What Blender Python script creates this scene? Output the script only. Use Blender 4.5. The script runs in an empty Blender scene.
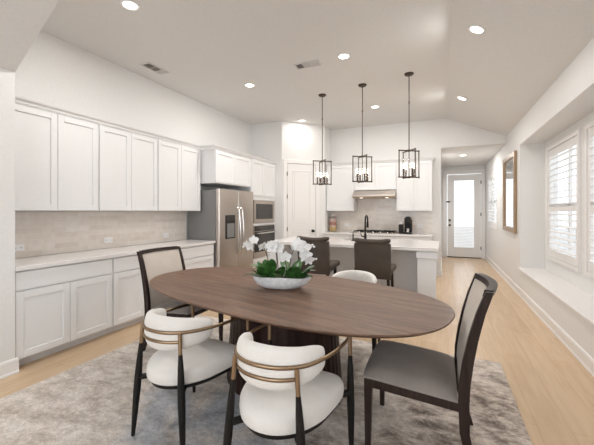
import bpy, bmesh, math, random
from mathutils import Vector, Matrix
PI = math.pi
R = math.radians
random.seed(7)
col = bpy.context.scene.collection
scn = bpy.context.scene

# ------------------------------------------------------------ camera
cd = bpy.data.cameras.new('camera'); cam = bpy.data.objects.new('camera', cd); col.objects.link(cam)
cam.location = (0, 0, 1.40); cam.rotation_euler = (PI/2, 0, math.atan(144/330))
cd.lens = 20.0; cd.sensor_width = 36.0; cd.sensor_fit = 'HORIZONTAL'; cd.shift_y = -11.5/594
cd.clip_start = 0.05
scn.camera = cam
# ------------------------------------------------------------ world, daylight, exposure
w = bpy.data.worlds.new('sky'); scn.world = w; w.use_nodes = True
bg = w.node_tree.nodes['Background']; bg.inputs[0].default_value = (0.88, 0.94, 1.0, 1); bg.inputs[1].default_value = 1.9
scn.view_settings.view_transform = 'Standard'; scn.view_settings.look = 'None'
scn.view_settings.exposure = 0.20; scn.view_settings.gamma = 1.0
try: scn.view_settings.use_curve_mapping = False
except Exception: pass

def area(name, loc, rot, sx, sy, power, color):
    l = bpy.data.lights.new(name, 'AREA'); l.shape = 'RECTANGLE'; l.size = sx; l.size_y = sy
    l.energy = power; l.color = color
    o = bpy.data.objects.new(name, l); col.objects.link(o); o.location = loc; o.rotation_euler = rot
    return o
# added fill lamps outside unseen windows; sky portals at niche, hall window, hall door
area('fill_front', (-1.1, -2.25, 1.75), (PI/2, 0, 0), 4.0, 2.2, 66, (0.90, 0.95, 1.0))  # frontal fill, added behind the camera
area('fill_near', (1.95, 0.4, 1.6), (0, PI/2, 0), 1.8, 2.6, 8, (0.90, 0.95, 1.0))  # weak side fill, added out of view on the right
def portal(loc, rot, sx, sy):
    o = area('window_portal', loc, rot, sx, sy, 1, (1, 1, 1)); o.data.cycles.is_portal = True
portal((1.70, 4.9, 1.52), (0, PI/2, 0), 1.8, 2.9)
portal((1.40, 9.67, 1.66), (0, PI/2, 0), 1.5, 1.7)
portal((0.63, 11.25, 1.30), (PI/2, 0, PI), 0.8, 2.2)
LAMP = 14.5     # watts of each recessed lamp
LAMPCOL = (1.0, 0.975, 0.945)

# ------------------------------------------------------------ materials
def new_mat(name):
    m = bpy.data.materials.new(name); m.use_nodes = True
    nt = m.node_tree; b = nt.nodes['Principled BSDF']
    return m, nt, b
def setc(b, c): b.inputs['Base Color'].default_value = (c[0], c[1], c[2], 1)
def s2l(r, g, bb):
    f = lambda v: ((v/255+0.055)/1.055)**2.4 if v/255 > 0.04045 else v/255/12.92
    return (f(r), f(g), f(bb))
def coords(nt, scale=(1, 1, 1), rot=(0, 0, 0), loc=(0, 0, 0)):
    t = nt.nodes.new('ShaderNodeTexCoord'); mp = nt.nodes.new('ShaderNodeMapping')
    mp.inputs['Scale'].default_value = scale; mp.inputs['Rotation'].default_value = rot; mp.inputs['Location'].default_value = loc
    nt.links.new(t.outputs['Object'], mp.inputs['Vector']); return mp
def noise(nt, vec, scale, detail=3, rough=0.5, dist=0.0):
    n = nt.nodes.new('ShaderNodeTexNoise'); n.inputs['Scale'].default_value = scale; n.inputs['Detail'].default_value = detail
    n.inputs['Roughness'].default_value = rough; n.inputs['Distortion'].default_value = dist
    nt.links.new(vec, n.inputs['Vector']); return n
def ramp(nt, fac, stops):
    r = nt.nodes.new('ShaderNodeValToRGB'); e = r.color_ramp.elements
    while len(e) < len(stops): e.new(0.5)
    for i, (p, c) in enumerate(stops): e[i].position = p; e[i].color = (c[0], c[1], c[2], 1)
    nt.links.new(fac, r.inputs[0]); return r
def bump(nt, b, h, strength, dist=0.01):
    n = nt.nodes.new('ShaderNodeBump'); n.inputs['Strength'].default_value = strength; n.inputs['Distance'].default_value = dist
    nt.links.new(h, n.inputs['Height']); nt.links.new(n.outputs[0], b.inputs['Normal'])
def mix(nt, fac, a, b_, mode='MIX'):
    m = nt.nodes.new('ShaderNodeMix'); m.data_type = 'RGBA'; m.blend_type = mode
    if isinstance(fac, float): m.inputs[0].default_value = fac
    else: nt.links.new(fac, m.inputs[0])
    for k, v in ((6, a), (7, b_)):
        if isinstance(v, tuple): m.inputs[k].default_value = (v[0], v[1], v[2], 1)
        else: nt.links.new(v, m.inputs[k])
    return m.outputs[2]

def paint(name, c, rough=0.6, var=0.02, bs=0.05, sc=40):
    m, nt, b = new_mat(name); mp = coords(nt); n = noise(nt, mp.outputs[0], sc)
    c2 = tuple(x*(1-var*2) for x in c)
    r = ramp(nt, n.outputs['Fac'], [(0.3, c2), (0.7, c)]); nt.links.new(r.outputs[0], b.inputs['Base Color'])
    b.inputs['Roughness'].default_value = rough
    if bs: bump(nt, b, n.outputs['Fac'], bs, 0.003)
    return m
def fabric(name, c, sc=420, var=0.10, blotch=0.06, sheen=0.3):
    m, nt, b = new_mat(name); mp = coords(nt)
    n = noise(nt, mp.outputs[0], sc, 2); n2 = noise(nt, mp.outputs[0], 7, 3)
    r = ramp(nt, n.outputs['Fac'], [(0.3, tuple(x*(1-var) for x in c)), (0.7, tuple(min(1, x*(1+var*0.6)) for x in c))])
    r2 = ramp(nt, n2.outputs['Fac'], [(0.3, (1-blotch,)*3), (0.7, (1, 1, 1))])
    nt.links.new(mix(nt, 1.0, r.outputs[0], r2.outputs[0], 'MULTIPLY'), b.inputs['Base Color'])
    b.inputs['Roughness'].default_value = 0.9; b.inputs['Sheen Weight'].default_value = sheen
    bump(nt, b, n.outputs['Fac'], 0.25, 0.002); return m
def metal(name, c, rough, brushed=None):
    m, nt, b = new_mat(name); setc(b, c); b.inputs['Metallic'].default_value = 1; b.inputs['Roughness'].default_value = rough
    mp = coords(nt, brushed or (1, 1, 1)); n = noise(nt, mp.outputs[0], 60, 2)
    r = ramp(nt, n.outputs['Fac'], [(0.2, tuple(x*0.93 for x in c)), (0.8, c)]); nt.links.new(r.outputs[0], b.inputs['Base Color'])
    return m
def woodm(name, ca, cb, cc, stretch=(1, 9, 9), sc=3.0, rough=0.45, fine=0.25):
    m, nt, b = new_mat(name); mp = coords(nt, stretch)
    n = noise(nt, mp.outputs[0], sc, 5, 0.6, 0.6); n2 = noise(nt, mp.outputs[0], sc*9, 3, 0.6)
    r = ramp(nt, n.outputs['Fac'], [(0.25, ca), (0.5, cb), (0.78, cc)])
    r2 = ramp(nt, n2.outputs['Fac'], [(0.35, (1-fine,)*3), (0.65, (1, 1, 1))])
    nt.links.new(mix(nt, 1.0, r.outputs[0], r2.outputs[0], 'MULTIPLY'), b.inputs['Base Color'])
    b.inputs['Roughness'].default_value = rough; bump(nt, b, n2.outputs['Fac'], 0.06, 0.002); return m
def dull(m_, v=0.2):
    m_.node_tree.nodes['Principled BSDF'].inputs['Specular IOR Level'].default_value = v; return m_
def emis(name, c, s):
    m, nt, b = new_mat(name); setc(b, c); b.inputs['Emission Color'].default_value = (c[0], c[1], c[2], 1); b.inputs['Emission Strength'].default_value = s
    return m
def glass(name, rough=0.0, tint=(1, 1, 1)):
    m, nt, b = new_mat(name)
    tr = nt.nodes.new('ShaderNodeBsdfTransparent'); tr.inputs[0].default_value = (tint[0], tint[1], tint[2], 1)
    gl = nt.nodes.new('ShaderNodeBsdfGlossy'); gl.inputs['Roughness'].default_value = 0.03
    lw = nt.nodes.new('ShaderNodeLayerWeight'); pw = nt.nodes.new('ShaderNodeMath'); pw.operation = 'POWER'; pw.inputs[1].default_value = 4.0
    nt.links.new(lw.outputs['Facing'], pw.inputs[0]); fr = nt.nodes.new('ShaderNodeMath'); fr.operation = 'MULTIPLY_ADD'; fr.inputs[1].default_value = 0.6; fr.inputs[2].default_value = 0.04
    nt.links.new(pw.outputs[0], fr.inputs[0])
    ms = nt.nodes.new('ShaderNodeMixShader'); nt.links.new(fr.outputs[0], ms.inputs[0]); nt.links.new(tr.outputs[0], ms.inputs[1]); nt.links.new(gl.outputs[0], ms.inputs[2])
    nt.links.new(ms.outputs[0], nt.nodes['Material Output'].inputs[0]); return m

M = {}
M['wall'] = paint('wall_paint', (0.83, 0.82, 0.805), 0.75)
M['ceil'] = paint('ceiling_paint', (0.76, 0.745, 0.725), 0.85)
M['trim'] = paint('trim_paint', (0.86, 0.84, 0.82), 0.45, 0.01, 0.0)
M['cab'] = paint('cabinet_paint', (0.82, 0.815, 0.812), 0.42, 0.01, 0.0)
M['dark'] = paint('dark_gap', (0.02, 0.02, 0.02), 0.7, 0.01, 0)
M['black'] = paint('matte_black', (0.018, 0.016, 0.015), 0.35, 0.05, 0)
M['blackleg'] = paint('black_stained_leg', (0.016, 0.014, 0.013), 0.45, 0.1, 0.05)
M['bronze'] = metal('aged_bronze', (0.33, 0.235, 0.15), 0.36)
M['dbronze'] = metal('dark_bronze', (0.11, 0.085, 0.068), 0.5)
M['steel'] = metal('brushed_steel', (0.56, 0.50, 0.45), 0.34, (1, 1, 40))
M['steel_side'] = paint('fridge_side_grey', (0.23, 0.225, 0.22), 0.5, 0.02, 0.02, 200)
M['chrome'] = metal('handle_steel', (0.82, 0.80, 0.78), 0.18)
M['ovenglass'] = paint('oven_glass', (0.045, 0.04, 0.037), 0.08, 0.02, 0)
M['cream'] = fabric('cream_boucle', (0.80, 0.765, 0.72))
M['greyfab'] = fabric('grey_velvet', (0.33, 0.285, 0.255), 300, 0.12, 0.15, 0.12)
M['beigefab'] = fabric('beige_linen', (0.64, 0.57, 0.50), 260, 0.12, 0.06, 0.1)
M['stoolfab'] = fabric('brown_leather', (0.10, 0.080, 0.066), 120, 0.15, 0.2, 0.05)
M['table'] = woodm('walnut_top', (0.12, 0.060, 0.036), (0.19, 0.105, 0.066), (0.30, 0.180, 0.118), (0.8, 8, 8), 2.2, 0.40, 0.25)
M['ped'] = woodm('dark_walnut_pedestal', (0.018, 0.009, 0.007), (0.035, 0.017, 0.013), (0.05, 0.026, 0.019), (9, 9, 1), 3, 0.4, 0.3)
M['espresso'] = woodm('espresso_wood', (0.020, 0.012, 0.010), (0.038, 0.024, 0.020), (0.06, 0.042, 0.035), (9, 9, 1), 4, 0.35, 0.25)
M['goldwood'] = woodm('golden_frame_wood', (0.30, 0.20, 0.11), (0.40, 0.28, 0.17), (0.48, 0.35, 0.23), (9, 9, 1), 4, 0.4, 0.2)
M['quartz'] = paint('white_quartz', (0.83, 0.80, 0.78), 0.16, 0.03, 0, 3)
M['bowl'] = paint('white_plaster_bowl', (0.80, 0.80, 0.80), 0.65, 0.10, 0.5, 35)
M['petal'] = paint('white_petal', (0.92, 0.91, 0.90), 0.5, 0.03, 0.05, 60)
M['lip'] = paint('orchid_lip', (0.80, 0.74, 0.55), 0.5, 0.1, 0)
M['leaf'] = paint('orchid_leaf', (0.06, 0.18, 0.04), 0.28, 0.3, 0.1, 22)
M['leafpale'] = paint('pale_leaf', (0.22, 0.30, 0.14), 0.45, 0.2, 0.1, 22)
M['stem'] = paint('orchid_stem', (0.10, 0.085, 0.04), 0.6, 0.2, 0)
M['moss'] = paint('brown_moss', (0.07, 0.05, 0.03), 0.95, 0.45, 1.0, 60)
M['mirror'] = metal('mirror_glass', (0.86, 0.87, 0.88), 0.04)
M['lens'] = emis('lamp_lens', (1.0, 0.96, 0.90), 6)
M['bulb'] = emis('bulb_glow', (1.0, 0.92, 0.80), 2.2)
M['glass'] = glass('clear_glass')
M['dkpanel'] = paint('island_grey_panel', (0.74, 0.73, 0.73), 0.6, 0.02, 0.02)
M['vent'] = paint('vent_white', (0.62, 0.60, 0.57), 0.5, 0.02, 0)
M['ventdark'] = paint('vent_dark', (0.16, 0.14, 0.12), 0.8, 0.05, 0)
M['outlet'] = paint('outlet_white', (0.88, 0.87, 0.86), 0.35, 0.01, 0)
M['jred'] = paint('red_filling', (0.50, 0.18, 0.13), 0.7, 0.3, 0.3, 80)
M['jyel'] = paint('yellow_filling', (0.66, 0.45, 0.17), 0.7, 0.3, 0.3, 80)
M['jpink'] = paint('pink_filling', (0.68, 0.48, 0.42), 0.7, 0.2, 0.3, 80)
M['ground'] = paint('pale_paving', (0.55, 0.54, 0.52), 0.9, 0.1, 0.2, 8)

for k_ in ('blackleg', 'ped', 'espresso', 'black', 'stoolfab', 'greyfab', 'beigefab', 'cream', 'wall', 'ceil'): dull(M[k_], 0.18)
dull(M['table'], 0.3)
# oak floor
m, nt, b = new_mat('oak_floor'); M['floor'] = m
mp = coords(nt, (1, 1, 1), (0, 0, PI/2))
br = nt.nodes.new('ShaderNodeTexBrick'); nt.links.new(mp.outputs[0], br.inputs['Vector'])
br.inputs['Scale'].default_value = 1.0; br.inputs['Brick Width'].default_value = 1.9; br.inputs['Row Height'].default_value = 0.19
br.inputs['Mortar Size'].default_value = 0.0016; br.inputs['Mortar Smooth'].default_value = 0.3; br.offset = 0.37
br.inputs['Color1'].default_value = (*s2l(211, 182, 149), 1); br.inputs['Color2'].default_value = (*s2l(219, 191, 159), 1)
br.inputs['Mortar'].default_value = (*s2l(192, 163, 131), 1)
mp2 = coords(nt, (11, 0.9, 1)); n = noise(nt, mp2.outputs[0], 2.2, 5, 0.6, 0.5)
r = ramp(nt, n.outputs['Fac'], [(0.3, (0.87, 0.85, 0.82)), (0.7, (1, 1, 1))])
nt.links.new(mix(nt, 1.0, br.outputs['Color'], r.outputs[0], 'MULTIPLY'), b.inputs['Base Color'])
b.inputs['Roughness'].default_value = 0.27

# glazed subway tile
def tile(name, rot):
    m, nt, b = new_mat(name); mp = coords(nt, (1, 1, 1), rot)
    br = nt.nodes.new('ShaderNodeTexBrick'); nt.links.new(mp.outputs[0], br.inputs['Vector'])
    br.inputs['Scale'].default_value = 1.0; br.inputs['Brick Width'].default_value = 0.26; br.inputs['Row Height'].default_value = 0.0606
    br.inputs['Mortar Size'].default_value = 0.0022; br.inputs['Mortar Smooth'].default_value = 0.2; br.inputs['Bias'].default_value = 0.1
    br.inputs['Color1'].default_value = (*s2l(224, 213, 202), 1); br.inputs['Color2'].default_value = (*s2l(236, 228, 220), 1)
    br.inputs['Mortar'].default_value = (*s2l(236, 229, 222), 1)
    mp2 = coords(nt); n = noise(nt, mp2.outputs[0], 14, 3)
    r = ramp(nt, n.outputs['Fac'], [(0.3, (0.92, 0.91, 0.90)), (0.7, (1, 1, 1))])
    nt.links.new(mix(nt, 1.0, br.outputs['Color'], r.outputs[0], 'MULTIPLY'), b.inputs['Base Color'])
    b.inputs['Roughness'].default_value = 0.16; bump(nt, b, n.outputs['Fac'], 0.15, 0.01); return m
M['tile'] = tile('greige_subway_tile', (PI/2, 0, 0))

# abstract rug
m, nt, b = new_mat('abstract_rug'); M['rug'] = m
mp = coords(nt); sx = nt.nodes.new('ShaderNodeSeparateXYZ'); nt.links.new(mp.outputs[0], sx.inputs[0])
mpa = coords(nt, (1.0, 1.5, 1), (0, 0, 0.5), (3.1, 1.7, 0)); big = noise(nt, mpa.outputs[0], 1.15, 6, 0.62, 0.9)
mpb = coords(nt, (1.8, 3.0, 1), (0, 0, -0.45), (7.3, 2.2, 0)); mid = noise(nt, mpb.outputs[0], 2.6, 9, 0.74, 0.35)
mpc = coords(nt, (1, 1, 1), (0, 0, 0.3), (1.3, 9.4, 0)); blue = noise(nt, mpc.outputs[0], 1.3, 4, 0.6, 0.5)
fine = noise(nt, mp.outputs[0], 95, 3, 0.7); med = noise(nt, mp.outputs[0], 26, 4, 0.75)
r1 = ramp(nt, mid.outputs['Fac'], [(0.34, s2l(176, 161, 148)), (0.44, s2l(204, 191, 178)), (0.54, s2l(226, 215, 204)), (0.66, s2l(236, 228, 219))])
dk = ramp(nt, mid.outputs['Fac'], [(0.36, s2l(92, 78, 69)), (0.45, s2l(154, 138, 126)), (0.57, s2l(222, 208, 195))])
bl = ramp(nt, mid.outputs['Fac'], [(0.3, s2l(126, 128, 134)), (0.6, s2l(196, 198, 203))])
def mrange(src, a, b_, c, d):
    q = nt.nodes.new('ShaderNodeMapRange'); q.interpolation_type = 'SMOOTHSTEP'
    for i, v in enumerate((a, b_, c, d)): q.inputs[i+1].default_value = v
    nt.links.new(src, q.inputs[0]); return q.outputs[0]
def mth(op, a, b_):
    q = nt.nodes.new('ShaderNodeMath'); q.operation = op; q.use_clamp = False
    for i, v in enumerate((a, b_)):
        if isinstance(v, (int, float)): q.inputs[i].default_value = v
        else: nt.links.new(v, q.inputs[i])
    return q.outputs[0]
# woven design: brown field to the right, blue-grey drift in the middle, pale on the left
fx = mth('SUBTRACT', mth('ADD', mth('MULTIPLY', sx.outputs[0], 0.50), mth('MULTIPLY', big.outputs['Fac'], 2.3)), mth('MULTIPLY', sx.outputs[1], 0.38))
c1 = mix(nt, mrange(fx, 1.35, 1.80, 0.0, 1.0), r1.outputs[0], dk.outputs[0])
bx_ = mth('SUBTRACT', mth('MULTIPLY', blue.outputs['Fac'], 3.2), mth('ABSOLUTE', mth('ADD', sx.outputs[0], 0.15), 0))
c2 = mix(nt, mrange(bx_, 1.15, 1.6, 0.0, 0.9), c1, bl.outputs[0])
mr = ramp(nt, med.outputs['Fac'], [(0.36, (0.78, 0.77, 0.77)), (0.6, (1.04, 1.04, 1.04))])
fr_ = ramp(nt, fine.outputs['Fac'], [(0.3, (0.74, 0.74, 0.74)), (0.7, (1.10, 1.10, 1.10))])
c3 = mix(nt, 1.0, c2, mr.outputs[0], 'MULTIPLY'); c4 = mix(nt, 1.0, c3, fr_.outputs[0], 'MULTIPLY')
nt.links.new(c4, b.inputs['Base Color']); b.inputs['Roughness'].default_value = 0.95; b.inputs['Sheen Weight'].default_value = 0.2
bump(nt, b, med.outputs['Fac'], 0.4, 0.01)

# ------------------------------------------------------------ mesh helpers
class MB:
    def __init__(s): s.bm = bmesh.new(); s.mats = []; s.cur = 0
    def face(s, vs):
        try: f = s.bm.faces.new(vs); f.material_index = s.cur; return f
        except ValueError: return None
    def box(s, x0, y0, z0, x1, y1, z1, bev=0.0, mat=None, seg=2):
        t = bmesh.new(); bmesh.ops.create_cube(t, size=1.0)
        mm = Matrix.Translation(((x0+x1)/2, (y0+y1)/2, (z0+z1)/2)) @ Matrix.Diagonal((abs(x1-x0), abs(y1-y0), abs(z1-z0), 1))
        bmesh.ops.transform(t, matrix=mm, verts=t.verts)
        if bev: bmesh.ops.bevel(t, geom=list(t.edges), offset=bev, segments=seg, affect='EDGES', profile=0.5)
        if mat is not None: bmesh.ops.transform(t, matrix=mat, verts=t.verts)
        s._merge(t); return s
    def _merge(s, t):
        mp = {v: s.bm.verts.new(v.co) for v in t.verts}
        for f in t.faces:
            g = s.face([mp[v] for v in f.verts])
        t.free()
    def rings(s, rings, closed=True, cap=True):
        R_ = [[s.bm.verts.new(p) for p in r] for r in rings]
        n = len(R_[0])
        for a, b_ in zip(R_[:-1], R_[1:]):
            for i in range(n if closed else n-1):
                s.face([a[i], a[(i+1) % n], b_[(i+1) % n], b_[i]])
        if cap: s.face(list(reversed(R_[0]))); s.face(R_[-1])
        return s
    def tube(s, pts, rad, seg=10, flat=None):
        pts = [Vector(p) for p in pts]; n = len(pts)
        if not isinstance(rad, (list, tuple)): rad = [rad]*n
        rings = []; up = None
        for i, p in enumerate(pts):
            t = (pts[min(i+1, n-1)] - pts[max(i-1, 0)]).normalized()
            if up is None:
                up = Vector((0, 0, 1)) if abs(t.z) < 0.9 else Vector((1, 0, 0))
            a = (up - t*up.dot(t)).normalized(); up = a; b_ = t.cross(a)
            rx = rad[i]; ry = rad[i]*(flat or 1)
            rings.append([p + a*(math.cos(2*PI*k/seg)*rx) + b_*(math.sin(2*PI*k/seg)*ry) for k in range(seg)])
        return s.rings(rings)
    def lathe(s, prof, seg=24, c=(0, 0, 0)):
        rings = [[(c[0]+r*math.cos(2*PI*k/seg), c[1]+r*math.sin(2*PI*k/seg), c[2]+z) for k in range(seg)] for r, z in prof]
        return s.rings(rings)
    def prism(s, poly, a, b_, axis='y'):
        def P(u, v, w_): return (u, w_, v) if axis == 'y' else ((u, v, w_) if axis == 'z' else (w_, u, v))
        return s.rings([[P(u, v, a) for u, v in poly], [P(u, v, b_) for u, v in poly]])
    def build(s, name, mat, parent=None, smooth=False, loc=None, rotz=0, recalc=True, subsurf=0):
        if recalc: bmesh.ops.recalc_face_normals(s.bm, faces=s.bm.faces)
        me = bpy.data.meshes.new(name); s.bm.to_mesh(me); s.bm.free()
        for mm in (mat if isinstance(mat, list) else [mat]): me.materials.append(mm)
        if smooth:
            me.polygons.foreach_set('use_smooth', [True]*len(me.polygons))
            try: me.set_sharp_from_angle(angle=R(38))
            except Exception: pass
        o = bpy.data.objects.new(name, me); col.objects.link(o)
        if parent: o.parent = parent
        if loc: o.location = loc
        if rotz: o.rotation_euler = (0, 0, rotz)
        if subsurf:
            sm = o.modifiers.new('smooth', 'SUBSURF'); sm.levels = subsurf; sm.render_levels = subsurf
        return o
def tag(o, label, cat, group=None):
    o['label'] = label; o['category'] = cat
    if group: o['group'] = group
    return o
def thing(name, label, cat, loc=(0, 0, 0), rotz=0, group=None):
    o = bpy.data.objects.new(name, None); col.objects.link(o); o.empty_display_size = 0.1
    o.location = loc; o.rotation_euler = (0, 0, rotz); return tag(o, label, cat, group)
def struct(o): o['kind'] = 'structure'; return o
def sempty(name, loc=(0, 0, 0), rotz=0):
    o = bpy.data.objects.new(name, None); col.objects.link(o); o.location = loc; o.rotation_euler = (0, 0, rotz); return struct(o)
def kids(o): return [c for c in bpy.data.objects if c.parent == o]
def copy_tree(o, parent=None):
    ch = kids(o); c = o.copy(); col.objects.link(c)
    c.parent = parent
    for k in ch: copy_tree(k, c)
    return c

# ------------------------------------------------------------ room shell
YB = 7.7      # back kitchen wall
ZC = 3.37     # flat ceiling
b_ = MB(); b_.box(-4.2, -2.2, -0.08, 1.75, 11.3, 0); struct(b_.build('floor', M['floor']))
b_ = MB(); b_.box(-30, -12, -0.4, 40, 40, -0.3); o = b_.build('ground', M['ground']); struct(o)
b_ = MB(); b_.box(-4.2, -2.2, ZC, 0.1, YB+0.12, ZC+0.1)
b_.prism([(0.1, ZC), (1.32, ZC-0.436*1.22), (1.32, ZC+0.1), (0.1, ZC+0.1)], -2.2, YB+0.12)
b_.box(-0.12, YB+0.12, 2.75, 1.32, 11.3, 2.85)
struct(b_.build('ceiling', M['ceil']))
# sloped soffit over the dining side on the left
b_ = MB(); b_.prism([(-4.2, 2.6), (-3.375, 2.6), (-2.37, ZC), (-4.2, ZC)], -2.2, 1.64); struct(b_.build('ceiling', M['ceil']))
b_ = MB(); b_.box(-4.2, -2.2, 0, -3.375, 1.64, 2.6); struct(b_.build('wall_left', M['wall']))
b_ = MB(); b_.box(-4.12, 1.64, 0, -4.0, 6.62, ZC); struct(b_.build('wall_left', M['wall']))
b_ = MB(); b_.prism([(-4.12, 6.5), (-3.2, 6.5), (-2.46, 7.24), (-2.46, YB+0.12), (-4.12, YB+0.12)], 0, ZC, 'z'); struct(b_.build('wall_back', M['wall']))
b_ = MB(); b_.prism([(-2.46, 0), (0, 0), (0, 2.75), (1.2, 2.75), (1.2, ZC-0.436*1.1), (0.1, ZC), (-2.46, ZC)], YB, YB+0.12); struct(b_.build('wall_back', M['wall']))
b_ = MB(); b_.box(-0.12, YB+0.12, 0, 0, 11.2, 2.75); struct(b_.build('wall_left', M['wall']))
b_ = MB()      # hall end wall with its door opening
b_.box(-0.12, 11.08, 0, 0.17, 11.22, 2.75); b_.box(1.09, 11.08, 0, 1.35, 11.22, 2.75); b_.box(0.17, 11.08, 2.52, 1.09, 11.22, 2.75)
struct(b_.build('wall_back', M['wall']))
b_ = MB()      # right wall with deep window niches
def openwall(x0, x1, ya, yb, za, zb, wins):
    ys = ya
    for (wa, wb, wz0, wz1) in wins:
        if wa > ys: b_.box(x0, ys, za, x1, wa, zb)
        b_.box(x0, wa, za, x1, wb, wz0); b_.box(x0, wa, wz1, x1, wb, zb); ys = wb
    if yb > ys: b_.box(x0, ys, za, x1, yb, zb)
b_.box(1.2, -2.2, 0, 1.54, -1.3, 2.91)
b_.box(1.2, -1.3, 0, 1.54, 2.0, 0.45); b_.box(1.2, -1.3, 2.5, 1.54, 2.0, 2.91)
b_.box(1.2, 2.0, 0, 1.54, 3.1, 2.91)
b_.box(1.2, 3.1, 0, 1.54, 6.5, 0.45); b_.box(1.2, 3.1, 2.5, 1.54, 6.5, 2.91)
WZ = (0.66, 2.38)
openwall(1.54, 1.66, -2.2, 6.6, 0, 2.91, [(-1.1, 1.8, *WZ), (3.50, 4.80, *WZ), (4.98, 6.30, *WZ)])
b_.box(1.2, 6.5, 0, 1.66, 6.72, 2.91); b_.box(1.2, 6.72, 0, 1.35, 8.85, 2.91); b_.box(1.2, 8.85, 0, 1.35, 10.5, 0.95); b_.box(1.2, 8.85, 2.38, 1.35, 10.5, 2.91); b_.box(1.2, 10.5, 0, 1.35, 11.2, 2.91)
struct(b_.build('wall_right', M['wall']))
b_ = MB(); openwall_y = [(-4.2, -3.0, 0, 3.4), (0.8, 1.66, 0, 3.4), (-3.0, 0.8, 0, 0.6), (-3.0, 0.8, 2.75, 3.4)]
for x0, x1, z0, z1 in openwall_y: b_.box(x0, -2.2, z0, x1, -2.1, z1)
struct(b_.build('wall_front', M['wall']))
# sills
b_ = MB(); b_.box(1.17, 3.1, 0.435, 1.54, 6.5, 0.462, 0.004); struct(b_.build('trim_1', M['trim']))
b_ = MB(); b_.box(1.17, -1.3, 0.435, 1.54, 2.0, 0.462, 0.004); struct(b_.build('trim_2', M['trim']))
# baseboards
def base(name, x0, y0, x1, y1, nx, ny, h=0.13):
    # a run from (x0,y0) to (x1,y1), standing off the wall to the side (nx,ny)
    d = Vector((x1-x0, y1-y0, 0)); L = d.length; d.normalize(); nv = Vector((nx, ny, 0)).normalized()
    prof = [(0, 0), (0.022, 0), (0.022, 0.016), (0.015, 0.024), (0.015, h-0.022), (0.008, h-0.004), (0, h)]
    q = MB(); q.rings([[Vector((x0, y0, 0))+nv*u+Vector((0, 0, v)) for u, v in prof], [Vector((x1, y1, 0))+nv*u+Vector((0, 0, v)) for u, v in prof]])
    return struct(q.build(name, M['trim']))
base('baseboard_right', 1.2, -2.1, 1.2, 11.08, -1, 0)
base('baseboard_left', -3.375, -2.1, -3.375, 1.662, 1, 0)
base('baseboard_hall', 0, YB, 0, 11.08, 1, 0)
base('baseboard_back', -0.16, YB, 0.0, YB, 0, -1)
base('baseboard_front', -3.36, -2.1, 1.2, -2.1, 0, 1)

# ------------------------------------------------------------ windows with shutters (local: x along the wall, -y into the room)
def shutter_window(name, loc, rotz, w_, h, panels, midrail, tilt=12, proj=0.03):
    t = sempty(name, loc, rotz)
    q = MB(); f = 0.05
    q.box(0, -proj, 0, f, 0.06, h, 0.004); q.box(w_-f, -proj, 0, w_, 0.06, h, 0.004); q.box(f, -proj, 0, w_-f, 0.06, f, 0.004); q.box(f, -proj, h-f, w_-f, 0.06, h, 0.004)
    q.build('window_frame', M['trim'], t)
    pw = (w_-2*f)/panels
    for i in range(panels):
        x0 = f + i*pw + 0.003; x1 = f+(i+1)*pw-0.003; s_ = 0.065; z0 = f+0.003; z1 = h-f-0.003; rb = 0.10
        q = MB(); q.box(x0, -0.015, z0, x0+s_, 0.018, z1, 0.003); q.box(x1-s_, -0.015, z0, x1, 0.018, z1, 0.003)
        q.box(x0+s_, -0.014, z0, x1-s_, 0.017, z0+rb, 0.003); q.box(x0+s_, -0.014, z1-rb, x1-s_, 0.017, z1, 0.003)
        if midrail: q.box(x0+s_, -0.014, midrail-0.035, x1-s_, 0.017, midrail+0.035, 0.003)
        sp = q.build('shutter_panel', M['trim'], t)
        q = MB(); zones = [(z0+rb, midrail-0.035), (midrail+0.035, z1-rb)] if midrail else [(z0+rb, z1-rb)]
        for (a, c) in zones:
            nn = max(1, round((c-a)/0.088)); st = (c-a)/nn
            for k in range(nn):
                zc = a + st*(k+0.5)
                mm = Matrix.Translation(((x0+x1)/2, 0.0, zc)) @ Matrix.Rotation(R(tilt), 4, 'X')
                q.box(-(x1-x0)/2+s_+0.002, -0.042, -0.005, (x1-x0)/2-s_-0.002, 0.042, 0.005, 0.003, mm, 1)
        q.build('louvers', M['trim'], sp)
    q = MB(); q.box(0.02, 0.085, 0.02, w_-0.02, 0.091, h-0.02); q.build('glass_pane', M['glass'], t)
    q = MB(); q.box(0, 0.065, 0, w_, 0.105, 0.04); q.box(0, 0.065, h-0.04, w_, 0.105, h); q.box(0, 0.065, 0, 0.04, 0.105, h); q.box(w_-0.04, 0.065, 0, w_, 0.105, h)
    q.box(0.04, 0.068, h*0.47, w_-0.04, 0.102, h*0.47+0.05); q.box(w_/2-0.02, 0.068, 0.04, w_/2+0.02, 0.102, h-0.04)
    q.build('sash', M['trim'], t)
    return t
# facing -X: rotz=-90 turns local -y to -x, local x to -y
shutter_window('window_1', (1.54, 6.30, 0.66), -PI/2, 1.32, 1.72, 1, 0.77)
shutter_window('window_2', (1.54, 4.80, 0.66), -PI/2, 1.30, 1.72, 1, 0.77)
shutter_window('window_3', (1.21, 10.5, 0.95), -PI/2, 1.65, 1.43, 2, None, 14, 0.02)
shutter_window('unseen_window_near', (1.54, 1.8, 0.66), -PI/2, 2.9, 1.72, 3, 0.77)  # unseen window, added where the side fill comes in
q = MB(); t = sempty('unseen_window_front', (-3.0, -2.1, 0.6), PI)  # unseen window behind the camera, added for the frontal fill
q.box(0, 0, 0, -3.8, 0.05, 0.06); q.box(0, 0, 2.09, -3.8, 0.05, 2.15)
for k in range(5): q.box(-k*0.935, 0.002, 0.06, -k*0.935-0.06, 0.048, 2.09)
q.build('window_frame', M['trim'], t)
q = MB(); q.box(0, 0.07, 0.03, -3.8, 0.076, 2.12); q.build('glass_pane', M['glass'], t)

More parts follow.
